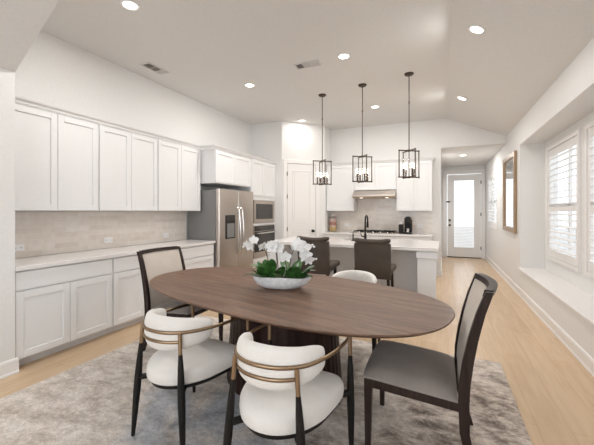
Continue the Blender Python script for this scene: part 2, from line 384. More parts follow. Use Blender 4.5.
# ------------------------------------------------------------ doors
def knob(parent, x, z, mat, y=-0.02, nm='door_knob'):
    q = MB(); prof = [(0.001, 0), (0.032, 0), (0.032, 0.008), (0.012, 0.012), (0.012, 0.035), (0.026, 0.042), (0.03, 0.055), (0.022, 0.068), (0.001, 0.072)]
    rings = [[(x+r*math.cos(2*PI*k/16), y-z_, z+r*math.sin(2*PI*k/16)) for k in range(16)] for r, z_ in prof]
    q.rings(rings); return q.build(nm, mat, parent, True)
# pantry door on the diagonal wall: local x runs along the wall, -y faces the room
DX, DY, DA = -3.2, 6.5, PI/4
t = sempty('door_1', (DX+0.12*math.cos(DA), DY+0.12*math.sin(DA), 0), DA)
dw, dh = 0.68, 2.44
q = MB()
q.box(0, -0.025, 0, dw, -0.003, dh, 0.002)
for (z0, z1) in ((0.22, 1.0), (1.14, dh-0.14)):   # raised panel mouldings
    x0, x1 = 0.12, dw-0.12
    for a in ((x0, z0, x1, z0+0.022), (x0, z1-0.022, x1, z1), (x0, z0+0.022, x0+0.022, z1-0.022), (x1-0.022, z0+0.022, x1, z1-0.022)):
        q.box(a[0], -0.033, a[1], a[2], -0.024, a[3], 0.003)
    q.box(x0+0.05, -0.030, z0+0.05, x1-0.05, -0.024, z1-0.05, 0.004)
d = q.build('door_panel', M['trim'], t); knob(d, dw-0.07, 0.95, M['black'], -0.025)
for z in (0.25, 1.0, 1.72, 2.22):
    q = MB(); q.box(-0.012, -0.034, z-0.045, 0.006, -0.022, z+0.045, 0.002); q.build('hinge', M['dbronze'], d)
q = MB(); cw = 0.085
q.box(-0.01-cw, -0.028, 0, -0.01, 0.0, dh+0.012+cw, 0.004); q.box(dw+0.01, -0.028, 0, dw+0.01+cw, 0.0, dh+0.012+cw, 0.004); q.box(-0.01, -0.028, dh+0.012, dw+0.01, 0.0, dh+0.012+cw, 0.004)
q.build('door_casing', M['trim'], t)
# hall door with a full light and blinds inside
t = sempty('door_2', (0.18, 11.08, 0), 0); dw, dh = 0.90, 2.50
q = MB(); q.box(0, 0.0, 0.02, 0.17, 0.045, dh, 0.003); q.box(dw-0.17, 0.0, 0.02, dw, 0.045, dh, 0.003); q.box(0.17, 0, 0.02, dw-0.17, 0.045, 0.3, 0.003); q.box(0.17, 0, 2.32, dw-0.17, 0.045, dh, 0.003)
for a in ((0.15, 0.28, 0.185, 2.34), (dw-0.185, 0.28, dw-0.15, 2.34), (0.185, 0.28, dw-0.185, 0.31), (0.185, 2.31, dw-0.185, 2.34)):
    q.box(a[0], -0.014, a[1], a[2], 0.0, a[3], 0.003)
d = q.build('door_panel', M['trim'], t)
q = MB(); q.box(0.17, 0.022, 0.3, dw-0.17, 0.027, 2.32); q.build('door_glass', M['glass'], d)
q = MB()
for k in range(44):
    mm = Matrix.Translation((dw/2, 0.05, 0.33+k*0.0455)) @ Matrix.Rotation(R(30), 4, 'X')
    q.box(-0.27, -0.024, -0.0015, 0.27, 0.024, 0.0015, 0, mm)
q.build('blind_slats', M['trim'], d)
for z in (1.12, 0.97): knob(d, 0.065, z, M['black'], 0.0, 'door_lock')
q = MB(); q.box(-0.03, -0.03, 1.66, 0.07, 0.0, 1.70, 0.003); q.build('door_guard', M['black'], d)
for z in (0.3, 1.3, 2.25):
    q = MB(); q.box(dw-0.012, -0.012, z-0.05, dw+0.012, 0.0, z+0.05, 0.002); q.build('hinge', M['dbronze'], d)
q = MB(); q.box(-0.12, -0.028, 0, -0.01, 0.0, dh+0.12, 0.004); q.box(dw+0.01, -0.028, 0, dw+0.11, 0.0, dh+0.12, 0.004); q.box(-0.01, -0.028, dh+0.01, dw+0.01, 0.0, dh+0.12, 0.004)
q.build('door_casing', M['trim'], t)
q = MB(); q.box(-0.01, -0.02, 0.0, dw+0.01, 0.12, 0.02, 0.003); q.build('threshold', M['dbronze'], t)

# ------------------------------------------------------------ cabinets (local x = width, front at y=0 facing -y, depth towards +y)
def shaker(q, x0, z0, x1, z1, rail=0.062, th=0.02, y=0.0):
    g = 0.0025; x0 += g; x1 -= g; z0 += g; z1 -= g
    if min(x1-x0, z1-z0) < 0.19: q.box(x0, y-th, z0, x1, y-0.001, z1, 0.002); return
    q.box(x0, y-th, z0, x0+rail, y-0.001, z1, 0.0015, None, 1); q.box(x1-rail, y-th, z0, x1, y-0.001, z1, 0.0015, None, 1)
    q.box(x0+rail, y-th, z0, x1-rail, y-0.001, z0+rail, 0.0015, None, 1); q.box(x0+rail, y-th, z1-rail, x1-rail, y-0.001, z1, 0.0015, None, 1)
    q.box(x0+rail-0.001, y-th+0.011, z0+rail-0.001, x1-rail+0.001, y-0.001, z1-rail+0.001)
def cabinet(name, label, loc, rotz, w_, dep, h, fronts, toe=0.0, group=None, cat='cabinet'):
    t = thing(name, label, cat, loc, rotz, group)
    q = MB()
    if toe: q.box(0.0, 0.085, 0, w_, dep, toe)
    q.box(0, 0, toe, w_, dep, h, 0.001)
    q.build('body', M['cab'], t)
    for kind, x0, z0, x1, z1 in fronts:
        q = MB(); shaker(q, x0, z0, x1, z1); q.build(kind, M['cab'], t)
    return t
XL = -4.0 + 0.002
# left run, base
e = 0.005
def two_doors(w_, top=0.69, d0=0.70, d1=0.865):
    return [('drawer', e, d0, w_-e, d1), ('door', e, 0.095, w_/2, top), ('door', w_/2, 0.095, w_-e, top)]
LB = -3.41
cabinet('base_cabinet', 'white shaker base cabinet nearest the camera on the left wall', (LB, 1.643, 0), PI/2, 0.939, 0.585, 0.875, two_doors(0.939), 0.09, 'base cabinets on the left wall')
cabinet('base_cabinet', 'white shaker base cabinet behind the left grey dining chair', (LB, 2.584, 0), PI/2, 0.90, 0.585, 0.875, two_doors(0.90), 0.09, 'base cabinets on the left wall')
w_ = 0.902
cabinet('base_cabinet', 'white drawer base cabinet beside the refrigerator', (LB, 3.486, 0), PI/2, w_, 0.585, 0.875,
        [('drawer', e, 0.70, w_-e, 0.865), ('drawer', e, 0.41, w_-e, 0.69), ('drawer', e, 0.095, w_-e, 0.40)], 0.09, 'base cabinets on the left wall')
q = MB(); q.box(-3.997, 1.642, 0.877, -3.365, 4.402, 0.915, 0.003); tag(q.build('countertop', M['quartz']), 'long white quartz countertop along the left wall', 'countertop')
q = MB(); q.box(0, -0.009, 0, 2.735, 0, 0.478); o = q.build('backsplash', M['tile'], None, False, (-3.999, 1.667, 0.917), PI/2); tag(o, 'greige tile backsplash on the left wall above the long counter', 'backsplash')
# left run, uppers
UB = 1.40; UH = 1.02
for y0, y1, lab in ((1.70, 2.602, 'white two-door wall cabinet nearest the camera on the left wall'), (2.602, 3.477, 'white two-door wall cabinet in the middle of the left wall'), (3.477, 4.38, 'white two-door wall cabinet next to the refrigerator')):
    w_ = y1-y0-0.002
    cabinet('wall_cabinet', lab, (-3.67, y0, UB), PI/2, w_, 0.325, UH, [('door', 0.006, 0.004, w_/2, UH-0.01), ('door', w_/2, 0.004, w_-0.006, UH-0.01)], 0, 'wall cabinets over the left counter')
def crown(name, pts, mat=M['cab']):
    # a small cove moulding swept along plan points, inside on the right of travel
    prof = [(0.0, 0.0), (0.014, 0.0), (0.018, 0.016), (0.035, 0.034), (0.04, 0.048), (0.0, 0.048)]
    n = len(pts); rings = []
    for i, p in enumerate(pts):
        p = Vector((p[0], p[1], 0)); 
        d0 = (p - Vector((pts[i-1][0], pts[i-1][1], 0))).normalized() if i else None
        d1 = (Vector((pts[i+1][0], pts[i+1][1], 0)) - p).normalized() if i < n-1 else None
        n0 = Vector((d0.y, -d0.x, 0)) if d0 else None; n1 = Vector((d1.y, -d1.x, 0)) if d1 else None
        if n0 and n1:
            nv = (n0+n1).normalized(); nv = nv/ max(0.3, nv.dot(n0))
        else: nv = n0 or n1
        rings.append([p+nv*u+Vector((0, 0, UB+UH+0.002+v)) for u, v in prof])
    q = MB(); q.rings(rings); o = q.build(name, mat); return struct(o)
crown('trim_3', [(-3.65, 1.665), (-3.65, 4.36), (-3.37, 4.36), (-3.37, 6.497)])
# over-fridge cabinet, filler panels, tower
w_ = 1.10
cabinet('wall_cabinet', 'white deep two-door cabinet above the refrigerator', (-3.39, 4.402, 1.86), PI/2, w_, 0.60, UB+UH-1.86, [('door', 0.006, 0.012, w_/2, 0.55), ('door', w_/2, 0.012, w_-0.006, 0.55)])
# oven tower
w_ = 0.985; OY = 5.51
t = thing('oven_cabinet', 'tall white cabinet holding the microwave and wall oven', 'cabinet', (-3.37, OY, 0), PI/2)
q = MB(); TH = UB+UH
q.box(0, 0, 0.10, w_, 0.62, 0.46); q.box(0, 0.06, 0, w_, 0.62, 0.10)
q.box(0, 0, 0.46, 0.05, 0.62, TH); q.box(w_-0.05, 0, 0.46, w_, 0.62, TH); q.box(0.05, 0, 1.62, w_-0.05, 0.62, TH); q.box(0.05, 0.0, 1.115, w_-0.05, 0.62, 1.155); q.box(0.05, 0.56, 0.46, w_-0.05, 0.62, 1.62)
q.build('body', M['cab'], t)
for a in ((0.01, 1.70, w_/2, TH-0.01), (w_/2, 1.70, w_-0.01, TH-0.01)):
    q = MB(); shaker(q, *a); q.build('door', M['cab'], t)
q = MB(); shaker(q, 0.01, 0.095, w_-0.01, 0.445); q.build('drawer', M['cab'], t)
def appliance(x0, z0, x1, z1, nm, lab, cat):
    a = thing(nm, lab, cat, (-3.37, OY, z0), PI/2); h = z1-z0
    return a, x0, x1, h
a, x0, x1, h = appliance(0.075, 1.16, w_-0.055, 1.615, 'microwave', 'built-in stainless microwave above the wall oven', 'microwave')
q = MB(); q.box(x0, -0.022, 0, x1, 0.45, h, 0.004); q.build('body', M['steel'], a)
q = MB(); q.box(x0+0.07, -0.03, 0.075, x1-0.10, -0.021, h-0.07, 0.004); q.build('door_glass', M['ovenglass'], a)
q = MB(); q.box(x1-0.085, -0.03, 0.075, x1-0.03, -0.021, h-0.07, 0.003); q.build('control_panel', M['steel'], a)
a, x0, x1, h = appliance(0.075, 0.462, w_-0.055, 1.112, 'wall_oven', 'built-in stainless wall oven below the microwave', 'oven')
q = MB(); q.box(x0, -0.02, 0, x1, 0.5, h, 0.004); q.build('body', M['steel'], a)
q = MB(); q.box(x0+0.01, -0.028, h-0.115, x1-0.01, -0.019, h-0.012, 0.003); q.build('control_panel', M['ovenglass'], a)
q = MB(); q.box(x0+0.01, -0.034, 0.12, x1-0.01, -0.019, h-0.125, 0.004); d = q.build('oven_door', M['ovenglass'], a)
q = MB(); q.tube([(x0+0.03, -0.08, h-0.155), (x1-0.03, -0.08, h-0.155)], 0.013, 10)
for xx in (x0+0.07, x1-0.07): q.tube([(xx, -0.03, h-0.155), (xx, -0.08, h-0.155)], 0.009, 8)
q.build('handle', M['chrome'], d, True)
# refrigerator: local x = width (world +Y), front -y
fw, fz = 1.078, 1.765
t = thing('refrigerator', 'stainless side-by-side refrigerator with grey side and door dispenser', 'refrigerator', (-3.39, 4.425, 0), PI/2)
q = MB(); q.box(0, 0, 0.03, fw, 0.58, fz-0.02, 0.006)
for xx in (0.08, fw-0.08): q.box(xx-0.03, 0.02, 0, xx+0.03, 0.1, 0.03); q.box(xx-0.03, 0.48, 0, xx+0.03, 0.56, 0.03)
q.build('body', M['steel_side'], t)
split = 0.56
def fdoor(x0, x1):
    q = MB(); pts = []
    n = 10; ring = [(x0, -0.012), (x1, -0.012)]
    # slightly bowed front
    poly = [(x0, -0.008)] + [(x0, -0.055)] + [(x0+0.012+(x1-x0-0.024)*k/n, -0.075-0.012*math.sin(PI*k/n)) for k in range(n+1)] + [(x1, -0.055), (x1, -0.008)]
    q.prism(poly, 0.06, fz, 'z'); return q.build('door', M['steel'], t, True)
d1 = fdoor(0.002, split-0.003); d2 = fdoor(split+0.003, fw-0.002)
def fhandle(par, x):
    q = MB(); pts = [(x, -0.085, 0.62)] + [(x, -0.12-0.028*math.sin(PI*k/8), 0.66+0.76*k/8) for k in range(9)] + [(x, -0.085, 1.46)]
    q.tube(pts, [0.012]+[0.016]*9+[0.012], 10); q.build('handle', M['chrome'], par, True)
fhandle(d1, split-0.05); fhandle(d2, split+0.05)
q = MB(); q.box(0.16, -0.095, 0.93, 0.43, -0.07, 1.33, 0.006); dd = q.build('dispenser', M['black'], d1)
q = MB(); q.box(0.19, -0.098, 0.95, 0.40, -0.094, 1.19, 0.002); q.build('dispenser_recess', M['steel_side'], dd)
q = MB(); q.box(0.19, -0.099, 1.23, 0.40, -0.094, 1.31, 0.002); q.build('display', M['ovenglass'], dd)

# ------------------------------------------------------------ back run
XB0, XB1 = -2.455, -0.165
yF = YB-0.002
bw = [(-2.455, -1.82), (-0.885, -0.165)]
cabinet('base_cabinet', 'white base cabinet left of the cooktop on the back wall', (-2.455, YB-0.60, 0), 0, 0.64, 0.597, 0.875, [('drawer', e, 0.70, 0.64-e, 0.865), ('door', e, 0.095, 0.64-e, 0.69)], 0.11)
cabinet('base_cabinet', 'white base cabinet under the cooktop on the back wall', (-1.813, YB-0.60, 0), 0, 0.93, 0.597, 0.875, two_doors(0.93), 0.11)
cabinet('base_cabinet', 'white base cabinet right of the cooktop on the back wall', (-0.881, YB-0.60, 0), 0, 0.71, 0.597, 0.875, two_doors(0.71), 0.11)
q = MB(); q.box(-2.456, YB-0.64, 0.877, -0.155, yF, 0.915, 0.003); tag(q.build('countertop', M['quartz']), 'white quartz countertop on the back wall under the range hood', 'countertop')
q = MB(); q.box(0, -0.009, 0, 2.29, 0, 0.482); q.box(0.655, -0.009, 0.482, 1.585, 0, 0.80); o = q.build('backsplash', M['tile'], None, False, (-2.455, YB-0.001, 0.917), 0); tag(o, 'greige tile backsplash behind the cooktop on the back wall', 'backsplash')
w_ = 0.655
cabinet('wall_cabinet', 'white single-door wall cabinet left of the range hood', (-2.455, YB-0.335, UB), 0, w_, 0.325, UH+0.04, [('door', 0.006, 0.004, w_-0.006, UH+0.03)])
w_ = 0.915
cabinet('wall_cabinet', 'short white two-door wall cabinet above the range hood', (-1.798, YB-0.335, 1.86), 0, w_, 0.325, UB+UH+0.04-1.86, [('door', 0.006, 0.004, w_/2, 0.59), ('door', w_/2, 0.004, w_-0.006, 0.59)])
w_ = 0.715
cabinet('wall_cabinet', 'white two-door wall cabinet right of the range hood', (-0.881, YB-0.335, UB), 0, w_, 0.325, UH+0.04, [('door', 0.006, 0.004, w_/2, UH+0.03), ('door', w_/2, 0.004, w_-0.006, UH+0.03)])
UH += 0.04
crown('trim_4', [(-2.455, YB-0.355), (-0.146, YB-0.355), (-0.146, YB-0.004)])
UH -= 0.04
# range hood
t = thing('range_hood', 'stainless under-cabinet range hood over the cooktop', 'range hood', (-1.797, YB-0.01, 1.69))
q = MB(); q.prism([(0, 0), (-0.50, 0), (-0.52, 0.03), (-0.52, 0.06), (-0.34, 0.165), (0, 0.165)], 0.0, 0.913, 'x'); q.build('canopy', M['steel'], t)
for x in (0.18, 0.73):
    q = MB(); q.lathe([(0.001, -0.008), (0.03, -0.008), (0.034, 0.0), (0.001, 0.0)], 14, (x, -0.42, 0)); q.build('hood_lamp', M['bulb'], t)
# cooktop
t = thing('gas_cooktop', 'black gas cooktop with steel edge set in the back counter', 'cooktop', (-1.79, YB-0.58, 0.916))
q = MB(); q.box(0, 0, 0, 0.90, 0.52, 0.014, 0.004); q.build('hob_plate', M['steel'], t)
for k in range(3):
    q = MB(); x0 = 0.02+k*0.29
    for yy in (0.10, 0.25, 0.38, 0.49): q.box(x0, yy, 0.034, x0+0.275, yy+0.014, 0.052, 0.002)
    for xx in (x0, x0+0.09, x0+0.175, x0+0.261): q.box(xx, 0.10, 0.033, xx+0.014, 0.504, 0.050, 0.002)
    for xx in (x0, x0+0.261):
        for yy in (0.10, 0.49): q.box(xx, yy, 0.014, xx+0.014, yy+0.014, 0.036)
    q.build('grate', M['black'], t)
    for yy in (0.19, 0.42):
        q = MB(); q.lathe([(0.001, 0.014), (0.045, 0.014), (0.045, 0.024), (0.03, 0.028), (0.001, 0.028)], 14, (x0+0.14, yy, 0)); q.build('burner', M['black'], t)
for k in range(5):
    q = MB(); q.lathe([(0.001, 0.014), (0.02, 0.014), (0.017, 0.04), (0.001, 0.042)], 12, (0.15+k*0.15, 0.05, 0)); q.build('control_knob', M['chrome'], t, True)
# coffee maker
t = thing('coffee_maker', 'black single-serve coffee maker with silver cap beside the right wall cabinet', 'coffee maker', (-0.70, YB-0.30, 0.916))
q = MB(); q.box(-0.04, -0.14, 0, 0.13, 0.15, 0.03, 0.008); q.box(-0.02, 0.0, 0.03, 0.13, 0.15, 0.30, 0.012); q.box(-0.01, -0.14, 0.22, 0.12, 0.01, 0.345, 0.02); q.build('body', M['black'], t)
q = MB(); q.box(0.015, -0.12, 0.345, 0.095, 0.0, 0.365, 0.006); q.build('lid', M['black'], t)
q = MB(); q.box(-0.13, -0.08, 0.0, -0.045, 0.12, 0.20, 0.01); q.build('water_tank', M['black'], t)
q = MB(); q.lathe([(0.001, 0.20), (0.03, 0.20), (0.035, 0.235), (0.028, 0.25), (0.001, 0.25)], 16, (-0.088, 0.02, 0)); q.build('tank_cap', M['outlet'], t, True)
q = MB(); q.lathe([(0.001, 0.031), (0.03, 0.031), (0.036, 0.11), (0.033, 0.11), (0.027, 0.036), (0.001, 0.036)], 16, (0.055, -0.075, 0)); q.build('cup', M['chrome'], t, True)
# filled glass jar
t = thing('glass_jar', 'tall clear glass jar with layered red and yellow filling on the back counter', 'jar', (-2.34, YB-0.22, 0.916))
q = MB(); q.lathe([(0.001, 0), (0.085, 0), (0.09, 0.01), (0.09, 0.33), (0.075, 0.36), (0.075, 0.375), (0.07, 0.375), (0.07, 0.36), (0.085, 0.328), (0.085, 0.012), (0.001, 0.006)], 24); q.build('jar_wall', M['glass'], t, True)
for z0, z1, mm in ((0.013, 0.12, 'jyel'), (0.121, 0.15, 'jpink'), (0.151, 0.23, 'jred'), (0.231, 0.31, 'jpink')):
    q = MB(); q.lathe([(0.001, z0), (0.083, z0), (0.083, z1), (0.001, z1)], 24); q.build('filling', M[mm], t, True)
q = MB(); q.lathe([(0.001, 0.376), (0.08, 0.376), (0.08, 0.392), (0.02, 0.396), (0.024, 0.42), (0.001, 0.425)], 24); q.build('lid', M['vent'], t, True)
# outlets
def outlet(loc, rotz, lab, horizontal=True):
    t = thing('outlet', lab, 'outlet', loc, rotz, 'outlets on the left backsplash' if rotz else None)
    q = MB(); q.box(-0.06, -0.006, -0.036, 0.06, 0, 0.036, 0.003); q.build('cover_plate', M['outlet'], t)
    for x in (-0.026, 0.026):
        q = MB(); q.box(x-0.017, -0.0085, -0.016, x+0.017, -0.0055, 0.016, 0.002); s_ = q.build('socket', M['outlet'], t)
        q = MB(); q.box(x-0.007, -0.0095, -0.006, x-0.004, -0.008, 0.006); q.box(x+0.004, -0.0095, -0.006, x+0.007, -0.008, 0.006); q.build('slot', M['dark'], s_)
outlet((-3.989, 1.96, 1.02), PI/2, 'white wall outlet nearest the camera on the left backsplash')
outlet((-3.989, 2.97, 1.02), PI/2, 'white wall outlet in the middle of the left backsplash')
outlet((-3.989, 3.95, 1.02), PI/2, 'white wall outlet nearest the refrigerator on the left backsplash')
outlet((-0.42, YB-0.011, 1.07), 0, 'white wall outlet right of the coffee maker')
outlet((-2.05, YB-0.011, 1.07), 0, 'white wall outlet left of the cooktop')

# ------------------------------------------------------------ island
t = thing('kitchen_island', 'white kitchen island with quartz top, grey knee wall and corner posts', 'kitchen island', (-2.55, 4.65, 0))
q = MB(); q.box(0, 0, 0.872, 2.52, 1.14, 0.915, 0.003)
q.build('countertop', M['quartz'], t)
q = MB(); q.box(0.12, 0.36, 0, 2.44, 0.37, 0.872); q.build('knee_wall', M['dkpanel'], t)
q = MB(); q.box(0.12, 0.37, 0, 2.44, 1.10, 0.872); q.build('body', M['cab'], t)
for xx in (0.03, 2.26):
    q = MB(); q.box(xx, 0.03, 0, xx+0.23, 0.375, 0.872, 0.002); q.box(xx-0.015, 0.015, 0.775, xx+0.245, 0.39, 0.858, 0.004); q.box(xx-0.012, 0.018, 0, xx+0.242, 0.387, 0.12, 0.004)
    q.build('corner_post', M['cab'], t)
for k in range(3):
    q = MB(); x0 = 0.13+k*0.77
    mm = None
    shaker(q, x0, 0.12, x0+0.76, 0.86, y=0.0)
    o = q.build('door', M['cab'], t); o.location = (2.57, 1.10, 0); o.rotation_euler = (0, 0, PI)
# sink basin (rim on the worktop), faucet, soap dispenser
t = thing('kitchen_sink', 'steel sink rim in the island top behind the stools', 'sink', (-1.15, 5.55, 0.9155))
q = MB(); q.box(-0.36, -0.17, 0, 0.36, -0.155, 0.004); q.box(-0.36, 0.155, 0, 0.36, 0.17, 0.004); q.box(-0.36, -0.155, 0, -0.345, 0.155, 0.004); q.box(0.345, -0.155, 0, 0.36, 0.155, 0.004); q.build('rim', M['steel'], t)
q = MB(); q.box(-0.345, -0.155, 0.0, 0.345, 0.155, 0.0015); q.build('basin', M['steel_side'], t)
t = thing('kitchen_faucet', 'tall matte black gooseneck faucet on the island top', 'faucet', (-1.115, 5.30, 0.916))
q = MB(); q.lathe([(0.001, 0), (0.028, 0), (0.028, 0.006), (0.021, 0.012), (0.021, 0.11), (0.017, 0.12), (0.001, 0.12)], 18); q.build('base', M['black'], t, True)
q = MB(); pts = [(0, 0, 0.11), (0, 0, 0.32)] + [(0.0, 0.09-0.09*math.cos(PI*k/10), 0.32+0.09*math.sin(PI*k/10)) for k in range(1, 11)] + [(0, 0.18, 0.30)]
q.tube(pts, 0.0135, 12); q.build('spout', M['black'], t, True)
q = MB(); q.tube([(0, 0.18, 0.305), (0, 0.18, 0.21)], [0.017, 0.021], 12); q.build('spray_head', M['black'], t, True)
q = MB(); q.tube([(-0.015, 0, 0.07), (-0.055, 0, 0.075), (-0.075, 0, 0.12)], [0.011, 0.009, 0.007], 10); q.build('handle', M['black'], t, True)
t = thing('soap_dispenser', 'small black soap pump left of the faucet on the island', 'soap dispenser', (-1.315, 5.30, 0.916))
q = MB(); q.lathe([(0.001, 0), (0.028, 0), (0.028, 0.008), (0.013, 0.014), (0.011, 0.09), (0.015, 0.10), (0.001, 0.105)], 16); q.build('base', M['black'], t, True)
q = MB(); q.tube([(0, 0, 0.10), (0, 0, 0.145), (0.0, 0.035, 0.155), (0, 0.07, 0.145)], [0.007, 0.007, 0.006, 0.005], 8); q.build('pump_spout', M['black'], t, True)

# ------------------------------------------------------------ bar stools (face +y)
def cushion(x0, x1, y0, y1, z0, z1, r=0.03, seg=4, crown_=0.0, n=12):
    q = MB(); q.box(x0, y0, z0, x1, y1, z1, r, None, seg); return q
def make_stool(label, loc):
    t = thing('bar_stool', label, 'bar stool', loc, 0, 'bar stools at the island')
    for sx in (-1, 1):
        for (y0, yt) in ((-0.20, -0.16), (0.19, 0.17)):
            q = MB()
            a, c = 0.018, 0.013
            x0, xt = sx*0.205, sx*0.185
            q.rings([[(x0-c, y0-c, 0), (x0+c, y0-c, 0), (x0+c, y0+c, 0), (x0-c, y0+c, 0)], [(xt-a, yt-a, 0.61), (xt+a, yt-a, 0.61), (xt+a, yt+a, 0.61), (xt-a, yt+a, 0.61)]])
            q.build('leg', M['espresso'], t)
    q = MB(); q.box(-0.19, 0.17, 0.22, 0.19, 0.195, 0.25, 0.003); q.box(-0.19, -0.185, 0.30, 0.19, -0.165, 0.325, 0.003)
    for sx in (-1, 1): q.box(sx*0.198-0.01, -0.18, 0.30, sx*0.198+0.01, 0.18, 0.325, 0.003)
    q.build('footrest', M['espresso'], t)
    q = MB(); q.box(-0.20, -0.19, 0.575, 0.20, 0.19, 0.612, 0.004); q.build('seat_frame', M['espresso'], t)
    q = MB(); q.box(-0.238, -0.20, 0.613, 0.238, 0.262, 0.69, 0.028, None, 4); q.build('seat', M['stoolfab'], t, True)
    # back: slightly reclined slab with a rolled top pad
    q = MB(); mm = Matrix.Translation((0, -0.185, 0.62)) @ Matrix.Rotation(R(6), 4, 'X')
    q.box(-0.225, -0.035, -0.065, 0.225, 0.03, 0.385, 0.018, mm, 3); bk = q.build('backrest', M['stoolfab'], t, True)
    q = MB()
    rings = []
    for k in range(13):
        x = -0.222+0.444*k/12; dip = 0.022*math.cos(PI*(k-6)/12*1.0)
        yb = -0.235; zc = 1.038-dip; e_ = 1.0 if 0 < k < 12 else 0.7
        rings.append([(x, yb+0.036*e_*math.cos(2*PI*j/12), zc+0.030*e_*math.sin(2*PI*j/12)) for j in range(12)])
    q.rings(rings); q.build('head_pad', M['stoolfab'], bk, True)
    return t
make_stool('brown leather bar stool under the left pendant, nearer the refrigerator', (-1.57, 4.36, 0))
make_stool('brown leather bar stool in front of the faucet, right of the other stool', (-0.785, 4.36, 0))

# ------------------------------------------------------------ pendants
def make_pendant(label, loc, zt, zb):
    t = thing('pendant_light', label, 'pendant light', loc, R(36), 'pendant lights over the island')
    zt -= loc[2]; zb -= loc[2]
    q = MB(); q.lathe([(0.001, 0), (0.065, 0), (0.065, -0.012), (0.055, -0.022), (0.012, -0.026), (0.001, -0.026)], 24); q.build('canopy', M['dbronze'], t, True)
    q = MB(); q.tube([(0, 0, -0.02), (0, 0, zt)], 0.007, 10); q.lathe([(0.001, -0.40), (0.010, -0.40), (0.010, -0.43), (0.001, -0.43)], 10); q.build('rod', M['dbronze'], t, True)
    q = MB(); Rr = 0.157
    for z in (zt, zb):
        for a in (0, PI/2):
            dx, dy = math.cos(a), math.sin(a)
            q.tube([(-Rr*dx*1.06, -Rr*dy*1.06, z), (Rr*dx*1.06, Rr*dy*1.06, z)], 0.0095, 8)
        q.lathe([(0.001, z-0.014), (0.022, z-0.014), (0.022, z+0.014), (0.001, z+0.014)], 14)
        for k in range(4): q.lathe([(0.001, z-0.012), (0.012, z-0.006), (0.012, z+0.006), (0.001, z+0.012)], 10, (Rr*math.cos(k*PI/2), Rr*math.sin(k*PI/2), 0))
    for k in range(4):
        a = k*PI/2; q.tube([(Rr*math.cos(a), Rr*math.sin(a), zt), (Rr*math.cos(a), Rr*math.sin(a), zb)], 0.0085, 8)
    q.tube([(0, 0, zt), (0, 0, zb)], 0.006, 8)
    q.build('cage', M['dbronze'], t, True)
    for k in range(4):
        a = k*PI/2; x, y = 0.085*math.cos(a), 0.085*math.sin(a)
        q = MB(); q.lathe([(0.001, zb+0.008), (0.013, zb+0.008), (0.013, zb+0.12), (0.001, zb+0.12)], 12, (x, y, 0)); c = q.build('candle_sleeve', M['dbronze'], t, True)
        q = MB(); q.lathe([(0.001, zb+0.121), (0.009, zb+0.124), (0.012, zb+0.145), (0.010, zb+0.17), (0.004, zb+0.20), (0.001, zb+0.202)], 12, (x, y, 0)); q.build('bulb', M['bulb'], c, True)
        q = MB()
        rings = [[(x+0.034*math.cos(2*PI*j/20), y+0.034*math.sin(2*PI*j/20), z) for j in range(20)] for z in (zb+0.012, zt-0.012)]
        q.rings(rings, True, False); q.build('glass_tube', M['glass'], c, True)
    l = bpy.data.lights.new('pendant_bulb_light', 'POINT'); l.energy = 2.5; l.color = (1, 0.82, 0.62); l.shadow_soft_size = 0.06
    lo = bpy.data.objects.new('pendant_bulb_light', l); col.objects.link(lo); lo.parent = t; lo.location = (0, 0, zb+0.17)
    return t
make_pendant('caged bronze pendant nearest the refrigerator, left of three', (-1.845, 5.30, ZC), 2.245, 1.855)
make_pendant('caged bronze pendant over the middle of the island', (-1.125, 5.13, ZC), 2.25, 1.86)
make_pendant('caged bronze pendant nearest the hallway, right of three', (-0.42, 4.98, ZC), 2.265, 1.885)

# ------------------------------------------------------------ recessed lamps and vents
def recessed(label, loc, tilt=0.0, power=LAMP, group='recessed ceiling lights'):
    t = thing('recessed_light', label, 'ceiling light', loc, 0, group); t.rotation_euler = (0, tilt, 0)
    q = MB()
    prof = [(0.062, -0.001), (0.088, -0.001), (0.086, -0.008), (0.066, -0.012), (0.062, -0.006)]
    rings = [[(r*math.cos(2*PI*k/28), r*math.sin(2*PI*k/28), z) for k in range(28)] for r, z in prof+prof[:1]]
    q.rings(rings, True, False); q.build('trim_ring', M['trim'], t, True)
    q = MB(); q.lathe([(0.001, -0.002), (0.064, -0.002), (0.064, -0.006), (0.001, -0.0065)], 28); q.build('lens', M['lens'], t, True)
    l = bpy.data.lights.new('lamp_light', 'AREA'); l.shape = 'DISK'; l.size = 0.12; l.energy = power; l.color = LAMPCOL; l.spread = R(180)
    lo = bpy.data.objects.new('lamp_light', l); col.objects.link(lo); lo.parent = t; lo.location = (0, 0, -0.014)
sl = math.atan(0.436)
recessed('large recessed light at the top left of the flat ceiling', (-2.72, 2.25, ZC))
recessed('recessed light beside the middle ceiling vent', (-1.13, 4.08, ZC))
recessed('recessed light on the ceiling in front of the refrigerator', (-2.74, 4.43, ZC))
recessed('small recessed light above the pantry door', (-2.77, 6.62, ZC), 0, LAMP*0.3)
recessed('recessed light between the middle and right pendants', (-1.14, 6.29, ZC))
recessed('large recessed light on the sloped ceiling, nearest the camera', (0.338, 3.839, ZC-0.436*0.238), sl)
recessed('small recessed light on the sloped ceiling by the kitchen wall', (0.319, 6.111, ZC-0.436*0.219), sl)
recessed('recessed light in the hallway ceiling', (0.49, 8.9, 2.75), 0, LAMP*1.2)
